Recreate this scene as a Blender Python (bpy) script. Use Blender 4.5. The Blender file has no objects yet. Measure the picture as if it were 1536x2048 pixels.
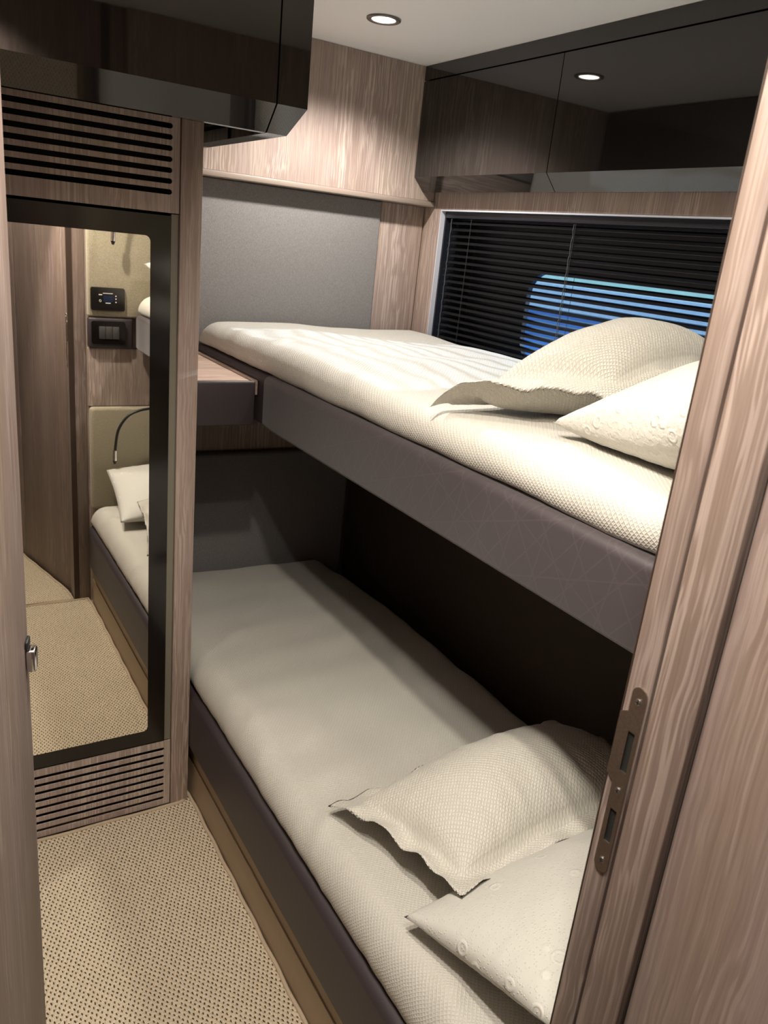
import bpy, bmesh, math, random
from mathutils import Vector, Matrix, noise
PI = math.pi
R = math.radians
random.seed(4)
scn = bpy.context.scene
C = scn.collection

# ---------------------------------------------------------------- camera
EYE = Vector((0.0, 0.0, 1.5))
yaw, pit, rol = 0.568125, 0.322286, 0.105799
fw = Vector((math.sin(yaw)*math.cos(pit), math.cos(yaw)*math.cos(pit), -math.sin(pit)))
rt = Vector((math.cos(yaw), -math.sin(yaw), 0)); up = rt.cross(fw)
rt2 = math.cos(rol)*rt + math.sin(rol)*up; up2 = -math.sin(rol)*rt + math.cos(rol)*up
cam = bpy.data.cameras.new('camera'); camo = bpy.data.objects.new('camera', cam); C.objects.link(camo)
cam.sensor_fit = 'HORIZONTAL'; cam.sensor_width = 36; cam.lens = 36*1573.87/1536
cam.clip_start = 0.02
cam.dof.use_dof = True; cam.dof.focus_distance = 1.35; cam.dof.aperture_fstop = 15.0
m = Matrix((rt2, up2, -fw)).transposed().to_4x4(); m.translation = EYE
camo.matrix_world = m
scn.camera = camo

# ---------------------------------------------------------------- world, sun, exposure
scn.view_settings.view_transform = 'Standard'; scn.view_settings.look = 'None'
scn.view_settings.gamma = 1.0; scn.view_settings.use_curve_mapping = False
scn.view_settings.exposure = 0.58
w = bpy.data.worlds.new('world'); scn.world = w; w.use_nodes = True
bgn = w.node_tree.nodes['Background']; bgn.inputs[0].default_value = (0.45, 0.70, 1.0, 1); bgn.inputs[1].default_value = 1.2
sun = bpy.data.lights.new('sun', 'SUN'); sun.energy = 5.5; sun.angle = R(0.8); sun.color = (0.86, 0.93, 1.0)
suno = bpy.data.objects.new('sun', sun); C.objects.link(suno)
suno.rotation_euler = Vector((-0.80, 0.26, -0.205)).to_track_quat('-Z', 'Y').to_euler()
LAMP_W = {'cabin': 26.0, 'pillow end': 8.5, 'aisle': 33.0, 'corridor': 18.0}
LAMP_C = {'cabin': (1.0, 0.94, 0.87), 'pillow end': (1.0, 0.93, 0.83), 'aisle': (1.0, 0.915, 0.80), 'corridor': (1.0, 0.92, 0.82)}

# ---------------------------------------------------------------- helpers
def tag(o, label=None, cat=None, group=None, kind=None):
    if label: o['label'] = label
    if cat: o['category'] = cat
    if group: o['group'] = group
    if kind: o['kind'] = kind
    return o

def thing(name, loc, label=None, cat=None, group=None, kind=None):
    o = bpy.data.objects.new(name, None); C.objects.link(o); o.location = loc
    o.empty_display_size = 0.05
    return tag(o, label, cat, group, kind)

def wpos(o):
    p = Vector((0, 0, 0))
    while o is not None:
        p = p + Vector(o.location); o = o.parent
    return p

def link_bm(name, bm, mat, parent=None, origin=None, smooth=False, kind=None):
    """bm holds world coordinates; becomes one object under parent"""
    base = wpos(parent) if parent is not None else Vector((0, 0, 0))
    if origin is None:
        if parent is None and len(bm.verts):
            xs = [v.co for v in bm.verts]
            origin = Vector((sum(v.x for v in xs)/len(xs), sum(v.y for v in xs)/len(xs), min(v.z for v in xs)))
        else:
            origin = base
    origin = Vector(origin)
    bmesh.ops.translate(bm, verts=bm.verts, vec=-origin)
    me = bpy.data.meshes.new(name)
    bm.normal_update()
    bm.to_mesh(me); bm.free()
    if smooth:
        for p in me.polygons: p.use_smooth = True
    o = bpy.data.objects.new(name, me); C.objects.link(o)
    me.materials.append(mat)
    if parent is not None: o.parent = parent
    o.location = origin - base
    if kind: o['kind'] = kind
    return o

def auto(o, ang=35):
    me = o.data
    for p in me.polygons: p.use_smooth = True
    a = R(ang)
    bm = bmesh.new(); bm.from_mesh(me)
    for e in bm.edges:
        if len(e.link_faces) == 2 and e.calc_face_angle(0) > a: e.smooth = False
        elif len(e.link_faces) != 2: e.smooth = False
    bm.to_mesh(me); bm.free()
    return o

def add_box(bm, x0, x1, y0, y1, z0, z1, bev=0.0, seg=2):
    vs = [bm.verts.new((x, y, z)) for x in (x0, x1) for y in (y0, y1) for z in (z0, z1)]
    q = ((0, 1, 3, 2), (4, 6, 7, 5), (0, 4, 5, 1), (2, 3, 7, 6), (0, 2, 6, 4), (1, 5, 7, 3))
    fs = [bm.faces.new([vs[i] for i in f]) for f in q]
    if bev > 0:
        es = list({e for f in fs for e in f.edges})
        bmesh.ops.bevel(bm, geom=es, offset=bev, segments=seg, profile=0.5, affect='EDGES')

def box(name, x0, x1, y0, y1, z0, z1, mat, parent=None, bev=0.0, seg=2, kind=None):
    bm = bmesh.new(); add_box(bm, x0, x1, y0, y1, z0, z1, bev, seg)
    o = link_bm(name, bm, mat, parent, kind=kind)
    if bev > 0: auto(o)
    return o

def add_prism(bm, pts, axis, a0, a1):
    """pts: 2D outline; axis 'x','y','z' extruded from a0 to a1. 2D coords are the other two axes in order"""
    def P(p, a):
        if axis == 'x': return (a, p[0], p[1])
        if axis == 'y': return (p[0], a, p[1])
        return (p[0], p[1], a)
    A = [bm.verts.new(P(p, a0)) for p in pts]; B = [bm.verts.new(P(p, a1)) for p in pts]
    bm.faces.new(A); bm.faces.new(B[::-1])
    n = len(pts)
    for i in range(n): bm.faces.new((A[(i+1) % n], A[i], B[i], B[(i+1) % n]))
    bmesh.ops.recalc_face_normals(bm, faces=bm.faces)

def prism(name, pts, axis, a0, a1, mat, parent=None, bev=0.0, seg=2, kind=None):
    bm = bmesh.new(); add_prism(bm, pts, axis, a0, a1)
    if bev > 0:
        bmesh.ops.bevel(bm, geom=list(bm.edges), offset=bev, segments=seg, profile=0.5, affect='EDGES')
    o = link_bm(name, bm, mat, parent, kind=kind)
    if bev > 0: auto(o, 30)
    return o

def rrect(x0, x1, z0, z1, r, n=5):
    out = []
    for cx, cz, a in ((x1-r, z1-r, 0), (x0+r, z1-r, 90), (x0+r, z0+r, 180), (x1-r, z0+r, 270)):
        for i in range(n+1):
            t = R(a + 90*i/n); out.append((cx + r*math.cos(t), cz + r*math.sin(t)))
    return out

def holed(name, outer, holes, axis, a0, a1, mat, parent=None, kind=None):
    """flat panel with holes, extruded between a0 and a1 along axis"""
    bm = bmesh.new()
    def P(p, a):
        if axis == 'x': return (a, p[0], p[1])
        if axis == 'y': return (p[0], a, p[1])
        return (p[0], p[1], a)
    loops = [outer] + holes; edges = []; VA = []
    for lp in loops:
        vs = [bm.verts.new(P(p, a0)) for p in lp]; VA.append(vs)
        for i in range(len(vs)): edges.append(bm.edges.new((vs[i], vs[(i+1) % len(vs)])))
    bmesh.ops.triangle_fill(bm, use_beauty=True, use_dissolve=False, edges=edges)
    faces = list(bm.faces)
    mp = {}
    for vs in VA:
        for v in vs:
            c = list(v.co); c['xyz'.index(axis)] = a1; mp[v] = bm.verts.new(c)
    for f in faces: bm.faces.new([mp[v] for v in f.verts][::-1])
    for vs in VA:
        for i in range(len(vs)):
            a, b = vs[i], vs[(i+1) % len(vs)]; bm.faces.new((a, b, mp[b], mp[a]))
    bmesh.ops.recalc_face_normals(bm, faces=bm.faces)
    return link_bm(name, bm, mat, parent, kind=kind)

def add_cyl(bm, p0, p1, r, n=20, r1=None, caps=True):
    p0 = Vector(p0); p1 = Vector(p1); d = (p1-p0).normalized()
    a = d.orthogonal().normalized(); b = d.cross(a)
    if r1 is None: r1 = r
    A = [bm.verts.new(p0 + r*(math.cos(2*PI*i/n)*a + math.sin(2*PI*i/n)*b)) for i in range(n)]
    B = [bm.verts.new(p1 + r1*(math.cos(2*PI*i/n)*a + math.sin(2*PI*i/n)*b)) for i in range(n)]
    for i in range(n): bm.faces.new((A[i], A[(i+1) % n], B[(i+1) % n], B[i]))
    if caps: bm.faces.new(A[::-1]); bm.faces.new(B)

def cyl(name, p0, p1, r, mat, parent=None, n=24, r1=None):
    bm = bmesh.new(); add_cyl(bm, p0, p1, r, n, r1)
    bmesh.ops.recalc_face_normals(bm, faces=bm.faces)
    return auto(link_bm(name, bm, mat, parent), 40)

def add_tube(bm, pts, r, n=10, caps=True):
    pts = [Vector(p) for p in pts]; rings = []; prev = None
    for i, p in enumerate(pts):
        d = (pts[min(i+1, len(pts)-1)] - pts[max(i-1, 0)]).normalized()
        if prev is None: a = d.orthogonal().normalized()
        else: a = (prev - d*prev.dot(d)).normalized()
        prev = a; b = d.cross(a)
        rr = r[i] if isinstance(r, (list, tuple)) else r
        rings.append([bm.verts.new(p + rr*(math.cos(2*PI*k/n)*a + math.sin(2*PI*k/n)*b)) for k in range(n)])
    for A, B in zip(rings, rings[1:]):
        for k in range(n): bm.faces.new((A[k], A[(k+1) % n], B[(k+1) % n], B[k]))
    if caps: bm.faces.new(rings[0][::-1]); bm.faces.new(rings[-1])

def tube(name, pts, r, mat, parent=None, n=10):
    bm = bmesh.new(); add_tube(bm, pts, r, n); bmesh.ops.recalc_face_normals(bm, faces=bm.faces)
    return auto(link_bm(name, bm, mat, parent), 50)

def spline(pts, k=8):
    P = [Vector(p) for p in pts]; P = [P[0]] + P + [P[-1]]; out = []
    for i in range(1, len(P)-2):
        for j in range(k):
            t = j/k; a, b, c, d = P[i-1], P[i], P[i+1], P[i+2]
            out.append(0.5*((2*b) + (c-a)*t + (2*a-5*b+4*c-d)*t*t + (3*b-a-3*c+d)*t**3))
    out.append(P[-2]); return out

# ---------------------------------------------------------------- materials
def nt(name):
    mt = bpy.data.materials.new(name); mt.use_nodes = True
    t = mt.node_tree; b = t.nodes['Principled BSDF']
    return mt, t, b

def N(t, typ, **kw):
    n = t.nodes.new(typ)
    for k, v in kw.items():
        if k.startswith('_'): setattr(n, k[1:], v)
        else: n.inputs[k.replace('__', ' ')].default_value = v
    return n

def math_(t, op, a, b=None, c=None):
    n = t.nodes.new('ShaderNodeMath'); n.operation = op
    for i, v in enumerate((a, b, c)):
        if v is None: continue
        if isinstance(v, (int, float)): n.inputs[i].default_value = v
        else: t.links.new(v, n.inputs[i])
    return n.outputs[0]

def ramp(t, fac, stops):
    n = t.nodes.new('ShaderNodeValToRGB'); e = n.color_ramp.elements
    while len(e) < len(stops): e.new(0.5)
    for i, (p, c) in enumerate(stops):
        e[i].position = p; e[i].color = (c[0], c[1], c[2], 1) if not isinstance(c, (int, float)) else (c, c, c, 1)
    t.links.new(fac, n.inputs[0]); return n.outputs[0]

def bump(t, b, h, strength=0.5, dist=0.001):
    n = t.nodes.new('ShaderNodeBump'); n.inputs['Strength'].default_value = strength; n.inputs['Distance'].default_value = dist
    t.links.new(h, n.inputs['Height']); t.links.new(n.outputs[0], b.inputs['Normal'])

def noise_tex(t, vec, scale, detail=3, rough=0.5, dist=0.0):
    n = t.nodes.new('ShaderNodeTexNoise'); n.inputs['Scale'].default_value = scale; n.inputs['Detail'].default_value = detail
    n.inputs['Roughness'].default_value = rough; n.inputs['Distortion'].default_value = dist
    t.links.new(vec, n.inputs['Vector']); return n.outputs['Fac']

def mapping(t, vec, scale, loc=(0, 0, 0), rot=(0, 0, 0)):
    n = t.nodes.new('ShaderNodeMapping'); n.inputs['Scale'].default_value = scale
    n.inputs['Location'].default_value = loc; n.inputs['Rotation'].default_value = rot
    t.links.new(vec, n.inputs['Vector']); return n.outputs[0]

def mix_rgb(t, fac, a, b, mode='MIX'):
    n = t.nodes.new('ShaderNodeMix'); n.data_type = 'RGBA'; n.blend_type = mode
    if isinstance(fac, (int, float)): n.inputs[0].default_value = fac
    else: t.links.new(fac, n.inputs[0])
    for s, v in ((6, a), (7, b)):
        if isinstance(v, tuple): n.inputs[s].default_value = (*v, 1)
        else: t.links.new(v, n.inputs[s])
    return n.outputs[2]

def wood(name, grain='z', tint=(1, 1, 1), seed=0.0, big=1.0):
    """pale brown-mauve oak, brushed: light wavy grain lines along one axis"""
    mt, t, b = nt(name)
    pos = N(t, 'ShaderNodeNewGeometry').outputs['Position']
    oi = N(t, 'ShaderNodeObjectInfo').outputs['Random']
    off = t.nodes.new('ShaderNodeVectorMath'); off.operation = 'ADD'
    cmb = t.nodes.new('ShaderNodeCombineXYZ')
    for i in range(3): t.links.new(math_(t, 'MULTIPLY', oi, 3.1 + i*1.7), cmb.inputs[i])
    t.links.new(pos, off.inputs[0]); t.links.new(cmb.outputs[0], off.inputs[1]); v = off.outputs[0]
    al = {'z': (1, 1, 0), 'x': (0, 1, 1), 'y': (1, 0, 1)}[grain]
    def sc(across, along): return tuple(across if k else along for k in al)
    # slow sideways drift so the lines waver
    wob = noise_tex(t, mapping(t, v, sc(9/big, 5.0), (seed, 0, 0)), 1.0, 2, 0.6)
    sh = math_(t, 'MULTIPLY', math_(t, 'SUBTRACT', wob, 0.5), 0.022*big)
    s = t.nodes.new('ShaderNodeVectorMath'); s.operation = 'ADD'
    c2 = t.nodes.new('ShaderNodeCombineXYZ')
    for i in range(3):
        if al[i]: t.links.new(sh, c2.inputs[i])
    t.links.new(v, s.inputs[0]); t.links.new(c2.outputs[0], s.inputs[1]); vv = s.outputs[0]
    lines = noise_tex(t, mapping(t, vv, sc(270/big, 3.6)), 1.0, 1.0, 0.4)
    mask = ramp(t, noise_tex(t, mapping(t, v, sc(16/big, 1.3), (3, 1, 2)), 1.0, 2), [(0.40, 0.15), (0.60, 1.0)])
    light = math_(t, 'MULTIPLY', ramp(t, lines, [(0.50, 0.0), (0.60, 1.0)]), mask)
    fine = noise_tex(t, mapping(t, v, sc(800, 14)), 1.0, 2, 0.6)
    broad = noise_tex(t, mapping(t, v, sc(7, 0.7), (7, 3, 1)), 1.0, 2)
    def tn(c): return tuple(a*k for a, k in zip(c, tint))
    base = ramp(t, broad, [(0.36, tn((0.300, 0.228, 0.186))), (0.50, tn((0.305, 0.236, 0.212))), (0.62, tn((0.350, 0.282, 0.236)))])
    dark = mix_rgb(t, math_(t, 'MULTIPLY', math_(t, 'SUBTRACT', 1.0, ramp(t, lines, [(0.32, 0.0), (0.50, 1.0)])), 0.30), base, tn((0.19, 0.135, 0.105)))
    c = mix_rgb(t, math_(t, 'MULTIPLY', light, 0.65), dark, tn((0.53, 0.44, 0.385)))
    c = mix_rgb(t, 0.22, c, ramp(t, fine, [(0.3, (0.25, 0.2, 0.17)), (0.7, (0.95, 0.9, 0.85))]), 'SOFT_LIGHT')
    t.links.new(c, b.inputs['Base Color']); b.inputs['Roughness'].default_value = 0.52
    bump(t, b, math_(t, 'ADD', math_(t, 'MULTIPLY', light, 0.8), math_(t, 'MULTIPLY', fine, 0.4)), 0.35, 0.0006)
    return mt

def plain(name, col, rough=0.5, metal=0.0, spec=0.5, coat=0.0, nscale=0, nstr=0.1, ndist=0.0005, ior=None):
    mt, t, b = nt(name)
    b.inputs['Base Color'].default_value = (*col, 1); b.inputs['Roughness'].default_value = rough
    b.inputs['Metallic'].default_value = metal; b.inputs['Specular IOR Level'].default_value = spec
    b.inputs['Coat Weight'].default_value = coat
    if nscale:
        pos = N(t, 'ShaderNodeNewGeometry').outputs['Position']
        h = noise_tex(t, pos, nscale, 3, 0.6)
        c = mix_rgb(t, 0.25, col, ramp(t, h, [(0.3, tuple(k*0.6 for k in col)), (0.7, tuple(min(1, k*1.4) for k in col))]))
        t.links.new(c, b.inputs['Base Color']); bump(t, b, h, nstr, ndist)
    return mt

def fabric(name, col, scale=900, var=0.5):
    mt, t, b = nt(name)
    pos = N(t, 'ShaderNodeNewGeometry').outputs['Position']
    h1 = noise_tex(t, mapping(t, pos, (0.35, 0.35, 1.6)), scale, 2, 0.6)
    h2 = noise_tex(t, mapping(t, pos, (1.6, 1.6, 0.35)), scale, 2, 0.6)
    h = math_(t, 'ADD', h1, h2)
    c = ramp(t, h, [(0.80/2, tuple(k*(1-var*0.6) for k in col)), (1.2/2, tuple(k*(1+var) for k in col))])
    hh = math_(t, 'MULTIPLY', h, 0.5)
    c = ramp(t, hh, [(0.38, tuple(k*(1-var*0.6) for k in col)), (0.62, tuple(min(1, k*(1+var)) for k in col))])
    t.links.new(c, b.inputs['Base Color']); b.inputs['Roughness'].default_value = 0.9
    b.inputs['Sheen Weight'].default_value = 0.25
    bump(t, b, hh, 0.4, 0.0006)
    return mt

def quilt(name, col, p=0.0085, strength=0.8, dist=0.0016, sheen=0.15, rough=0.62):
    """seersucker quilting: small puffed diamonds between raised thread lines, in UV metres"""
    mt, t, b = nt(name)
    uv = N(t, 'ShaderNodeUVMap').outputs[0]
    nz = t.nodes.new('ShaderNodeTexNoise'); nz.inputs['Scale'].default_value = 45; nz.inputs['Detail'].default_value = 1
    t.links.new(uv, nz.inputs['Vector'])
    sub = t.nodes.new('ShaderNodeVectorMath'); sub.operation = 'MULTIPLY_ADD'
    t.links.new(nz.outputs['Color'], sub.inputs[0]); sub.inputs[1].default_value = (0.0035,)*3; t.links.new(uv, sub.inputs[2])
    mp = mapping(t, sub.outputs[0], (1, 1, 1), rot=(0, 0, R(40)))
    sp = t.nodes.new('ShaderNodeSeparateXYZ'); t.links.new(mp, sp.inputs[0])
    def line(ch, pp):
        s = math_(t, 'ABSOLUTE', math_(t, 'SINE', math_(t, 'MULTIPLY', sp.outputs[ch], PI/pp)))
        return s
    a = line(0, p); c = line(1, p*0.82)
    mn = math_(t, 'MINIMUM', a, c)
    puff = math_(t, 'POWER', mn, 0.55)
    fn = noise_tex(t, uv, 420, 2, 0.6)
    h = math_(t, 'ADD', math_(t, 'SUBTRACT', 1.0, puff), math_(t, 'MULTIPLY', fn, 0.45))
    cc = mix_rgb(t, ramp(t, mn, [(0.0, 1.0), (0.35, 0.0)]), tuple(k*0.90 for k in col), tuple(min(1, k*1.06) for k in col))
    t.links.new(cc, b.inputs['Base Color'])
    b.inputs['Roughness'].default_value = rough; b.inputs['Sheen Weight'].default_value = sheen; b.inputs['Sheen Roughness'].default_value = 0.4
    bump(t, b, h, strength, dist)
    return mt

def embossed(name, col, ring=38.0, dots=False):
    mt, t, b = nt(name)
    uv = N(t, 'ShaderNodeNewGeometry').outputs['Position']
    vo = t.nodes.new('ShaderNodeTexVoronoi'); vo.inputs['Scale'].default_value = ring; vo.inputs['Randomness'].default_value = 0.75
    t.links.new(uv, vo.inputs['Vector'])
    d = vo.outputs['Distance']
    rg = ramp(t, d, [(0.20, 0.0), (0.27, 1.0), (0.32, 1.0), (0.40, 0.0)])
    keep = t.nodes.new('ShaderNodeSeparateColor'); t.links.new(vo.outputs['Color'], keep.inputs[0])
    rg = math_(t, 'MULTIPLY', rg, math_(t, 'GREATER_THAN', keep.outputs[0], 0.45 if not dots else 0.72))
    fn = noise_tex(t, uv, 110, 2, 0.5)
    if dots:
        v2 = t.nodes.new('ShaderNodeTexVoronoi'); v2.inputs['Scale'].default_value = 190; v2.inputs['Randomness'].default_value = 0.6
        t.links.new(uv, v2.inputs['Vector'])
        dt = ramp(t, v2.outputs['Distance'], [(0.12, 1.0), (0.30, 0.0)])
        h = math_(t, 'ADD', rg, math_(t, 'MULTIPLY', dt, 0.6))
    else:
        h = math_(t, 'ADD', rg, math_(t, 'MULTIPLY', ramp(t, fn, [(0.42, 0.0), (0.58, 1.0)]), 0.5))
    cc = mix_rgb(t, math_(t, 'MULTIPLY', math_(t, 'MINIMUM', h, 1.0), 0.5), tuple(k*0.93 for k in col), tuple(min(1, k*1.08) for k in col))
    t.links.new(cc, b.inputs['Base Color']); b.inputs['Roughness'].default_value = 0.6
    b.inputs['Sheen Weight'].default_value = 0.15
    bump(t, b, h, 0.6, 0.0018)
    return mt

def carpet_mat(name):
    """flat-woven sisal look: plump beige loops with small dark gaps in a brick lattice"""
    mt, t, b = nt(name)
    pos = N(t, 'ShaderNodeNewGeometry').outputs['Position']
    nz = t.nodes.new('ShaderNodeTexNoise'); nz.inputs['Scale'].default_value = 85; nz.inputs['Detail'].default_value = 1
    t.links.new(pos, nz.inputs['Vector'])
    ma = t.nodes.new('ShaderNodeVectorMath'); ma.operation = 'MULTIPLY_ADD'
    t.links.new(nz.outputs['Color'], ma.inputs[0]); ma.inputs[1].default_value = (0.0050, 0.0060, 0); t.links.new(pos, ma.inputs[2])
    sp = t.nodes.new('ShaderNodeSeparateXYZ'); t.links.new(mapping(t, ma.outputs[0], (1, 1, 1), rot=(0, 0, R(-6))), sp.inputs[0])
    a, bb = 0.0112, 0.0089
    cx = math_(t, 'COSINE', math_(t, 'MULTIPLY', sp.outputs[0], 2*PI/a)); cy = math_(t, 'COSINE', math_(t, 'MULTIPLY', sp.outputs[1], PI/bb))
    s0 = math_(t, 'MULTIPLY', cx, cy)
    s = math_(t, 'SUBTRACT', s0, math_(t, 'MULTIPLY', math_(t, 'SUBTRACT', 1.0, math_(t, 'MULTIPLY', cx, cx)), 0.55))
    fib = noise_tex(t, mapping(t, pos, (0.75, 1.3, 1), rot=(0, 0, R(25))), 330, 3, 0.65)
    hole = ramp(t, math_(t, 'ADD', s, math_(t, 'MULTIPLY', math_(t, 'SUBTRACT', fib, 0.5), 0.5)), [(0.24, 0.0), (0.52, 1.0)])
    lo = noise_tex(t, pos, 5, 2)
    yarn = mix_rgb(t, lo, (0.54, 0.455, 0.335), (0.66, 0.565, 0.43))
    yarn = mix_rgb(t, 0.5, yarn, ramp(t, fib, [(0.3, (0.15, 0.12, 0.08)), (0.7, (1, 0.95, 0.85))]), 'SOFT_LIGHT')
    c = mix_rgb(t, hole, yarn, (0.055, 0.035, 0.018))
    t.links.new(c, b.inputs['Base Color']); b.inputs['Roughness'].default_value = 0.95
    h = math_(t, 'ADD', math_(t, 'MULTIPLY', s0, -0.9), math_(t, 'MULTIPLY', fib, 0.9))
    bump(t, b, h, 0.85, 0.0026)
    return mt

def stitched(name, col):
    """dark mauve upholstery with criss-cross stitch lines"""
    mt, t, b = nt(name)
    pos = N(t, 'ShaderNodeNewGeometry').outputs['Position']
    sp = t.nodes.new('ShaderNodeSeparateXYZ'); t.links.new(pos, sp.inputs[0])
    Y, Z = sp.outputs[1], sp.outputs[2]
    tot = None
    for ang, per, ph in ((52, 0.043, 0.0), (128, 0.051, 0.3), (78, 0.067, 0.7), (20, 0.083, 0.2), (155, 0.097, 0.55)):
        q = math_(t, 'ADD', math_(t, 'MULTIPLY', Y, math.sin(R(ang))/per), math_(t, 'MULTIPLY', Z, math.cos(R(ang))/per))
        q = math_(t, 'FRACT', math_(t, 'ADD', q, ph))
        ln = math_(t, 'LESS_THAN', math_(t, 'ABSOLUTE', math_(t, 'SUBTRACT', q, 0.5)), 0.0011/per)
        tot = ln if tot is None else math_(t, 'MAXIMUM', tot, ln)
    fade = ramp(t, math_(t, 'MULTIPLY_ADD', Y, -1.0, 1.9), [(0.15, 0.0), (0.45, 1.0)])
    fib = noise_tex(t, pos, 900, 2)
    c = mix_rgb(t, math_(t, 'MULTIPLY', tot, math_(t, 'MULTIPLY', fade, 0.42)), col, tuple(k*1.6 for k in col))
    t.links.new(c, b.inputs['Base Color']); b.inputs['Roughness'].default_value = 0.5
    b.inputs['Sheen Weight'].default_value = 0.2
    bump(t, b, math_(t, 'ADD', math_(t, 'MULTIPLY', tot, -1.0), math_(t, 'MULTIPLY', fib, 0.15)), 0.4, 0.001)
    return mt

M = {}
M['oak'] = wood('pale_oak'); M['oak_h'] = wood('pale_oak_across', 'y', (1.25, 1.2, 1.15))
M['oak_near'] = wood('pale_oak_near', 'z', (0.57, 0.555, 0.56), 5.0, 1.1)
M['oak_x'] = wood('pale_oak_horizontal', 'x', (1.3, 1.22, 1.15))
M['trim'] = plain('taupe_trim', (0.30, 0.24, 0.20), 0.45)
M['ceil'] = plain('ceiling_white', (0.93, 0.925, 0.92), 0.55)
M['gloss'] = plain('dark_gloss_lacquer', (0.011, 0.0095, 0.0085), 0.03, spec=0.85, coat=0.0)
M['black'] = plain('black_gloss_border', (0.008, 0.006, 0.005), 0.12, spec=0.5)
M['void'] = plain('dark_interior', (0.004, 0.0035, 0.003), 0.9)
M['mirror'] = plain('mirror_silver', (0.92, 0.90, 0.85), 0.005, 1.0)
M['grey_edge'] = plain('grey_edge', (0.17, 0.155, 0.12), 0.4)
M['pad_grey'] = fabric('grey_beige_cloth', (0.180, 0.172, 0.167))
M['pad_beige'] = fabric('beige_cloth', (0.29, 0.255, 0.18))
M['mauve'] = plain('dark_mauve_upholstery', (0.036, 0.027, 0.030), 0.5, nscale=500, nstr=0.2)
M['mauve_stitch'] = stitched('stitched_mauve_upholstery', (0.037, 0.028, 0.031))
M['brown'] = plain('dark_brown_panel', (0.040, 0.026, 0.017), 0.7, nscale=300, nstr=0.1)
M['jamb_shade'] = plain('dark_brown_jamb_shade', (0.035, 0.018, 0.010), 0.6)  # brown that stands in for shade along the jamb
M['toe'] = plain('tan_plinth', (0.31, 0.23, 0.15), 0.55)
M['sheet'] = quilt('cream_quilt', (0.580, 0.558, 0.500), 0.0062, 0.65, 0.0013)
M['sheet_pillow'] = quilt('cream_quilt_satin', (0.635, 0.607, 0.538), 0.0066, 0.8, 0.0014, 0.2, 0.45)
M['emb'] = embossed('cream_embossed', (0.605, 0.59, 0.535), 36)
M['emb2'] = embossed('cream_dotted', (0.61, 0.597, 0.545), 30, True)
M['carpet'] = carpet_mat('woven_beige_carpet')
M['binding'] = plain('carpet_binding', (0.42, 0.33, 0.23), 0.8, nscale=700, nstr=0.4)
M['chrome'] = plain('chrome', (0.75, 0.75, 0.76), 0.12, 1.0)
M['steel'] = plain('brushed_steel', (0.42, 0.36, 0.30), 0.33, 1.0, nscale=400, nstr=0.05)
M['rubber'] = plain('black_rubber', (0.012, 0.012, 0.012), 0.45)
M['slat'] = plain('dark_blind_slat', (0.012, 0.012, 0.013), 0.25, spec=0.5)
M['cord'] = plain('dark_cord', (0.03, 0.03, 0.03), 0.6)
M['cord_glint'] = plain('glint_cord', (0.07, 0.075, 0.08), 0.5)  # lift cord toned paler to imitate light glimmering at the ladders
M['frame'] = plain('dark_window_frame', (0.012, 0.014, 0.020), 0.35)
M['reveal'] = plain('white_reveal', (0.55, 0.56, 0.62), 0.5)
M['ring'] = plain('lamp_ring', (0.20, 0.18, 0.17), 0.35, 0.6)
M['screen_off'] = plain('dark_blue_screen', (0.008, 0.014, 0.045), 0.15)
M['rocker'] = plain('grey_rocker', (0.055, 0.053, 0.050), 0.35)
M['mark'] = plain('white_marks', (0.8, 0.8, 0.8), 0.5)
def emis(name, col, s):
    mt, t, b = nt(name); b.inputs['Base Color'].default_value = (0, 0, 0, 1)
    b.inputs['Emission Color'].default_value = (*col, 1); b.inputs['Emission Strength'].default_value = s; return mt
M['lamp'] = emis('lit_lens', (1.0, 0.92, 0.80), 14.0)
mt, t, b = nt('window_glass')
tr = t.nodes.new('ShaderNodeBsdfTransparent'); tr.inputs[0].default_value = (0.86, 0.94, 1, 1); gl = t.nodes.new('ShaderNodeBsdfGlossy'); gl.inputs['Roughness'].default_value = 0.02
mx = t.nodes.new('ShaderNodeMixShader')
mx.inputs[0].default_value = 0.05; t.links.new(tr.outputs[0], mx.inputs[1]); t.links.new(gl.outputs[0], mx.inputs[2])
t.links.new(mx.outputs[0], t.nodes['Material Output'].inputs[0]); M['glass'] = mt
mt, t, b = nt('sea_water')
pos = N(t, 'ShaderNodeNewGeometry').outputs['Position']
h = noise_tex(t, pos, 1.5, 4, 0.6)
t.links.new(ramp(t, h, [(0.35, (0.005, 0.055, 0.19)), (0.65, (0.014, 0.11, 0.31))]), b.inputs['Base Color']); b.inputs['Roughness'].default_value = 0.7; b.inputs['Specular IOR Level'].default_value = 0.15
bump(t, b, h, 0.5, 0.05); M['sea'] = mt
M['shore'] = plain('green_shore', (0.55, 0.66, 0.50), 0.8, nscale=0.8, nstr=0.3, ndist=0.1)
M['quay'] = plain('pale_quay', (0.75, 0.72, 0.66), 0.8, nscale=2, nstr=0.2)

# ---------------------------------------------------------------- room constants
YW = 1.77        # wardrobe front
XS = 0.583       # wardrobe right side
YE = 2.39        # end wall
XW = 1.56        # window wall
ZC = 2.045       # ceiling
XR = 0.77        # upper rail front
XL = 0.585       # lower rail front
YN = 0.46        # near end pads

# ---------------------------------------------------------------- setting
box('floor', -0.9, 1.70, -1.45, 2.48, -0.06, -0.012, M['toe'], kind='structure')
box('ceiling', -0.9, 1.72, -1.45, 2.48, ZC, ZC+0.05, M['ceil'], kind='structure')
box('wall_left', -0.10, -0.055, 0.41, 2.48, -0.012, ZC, M['oak'], kind='structure')
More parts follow.
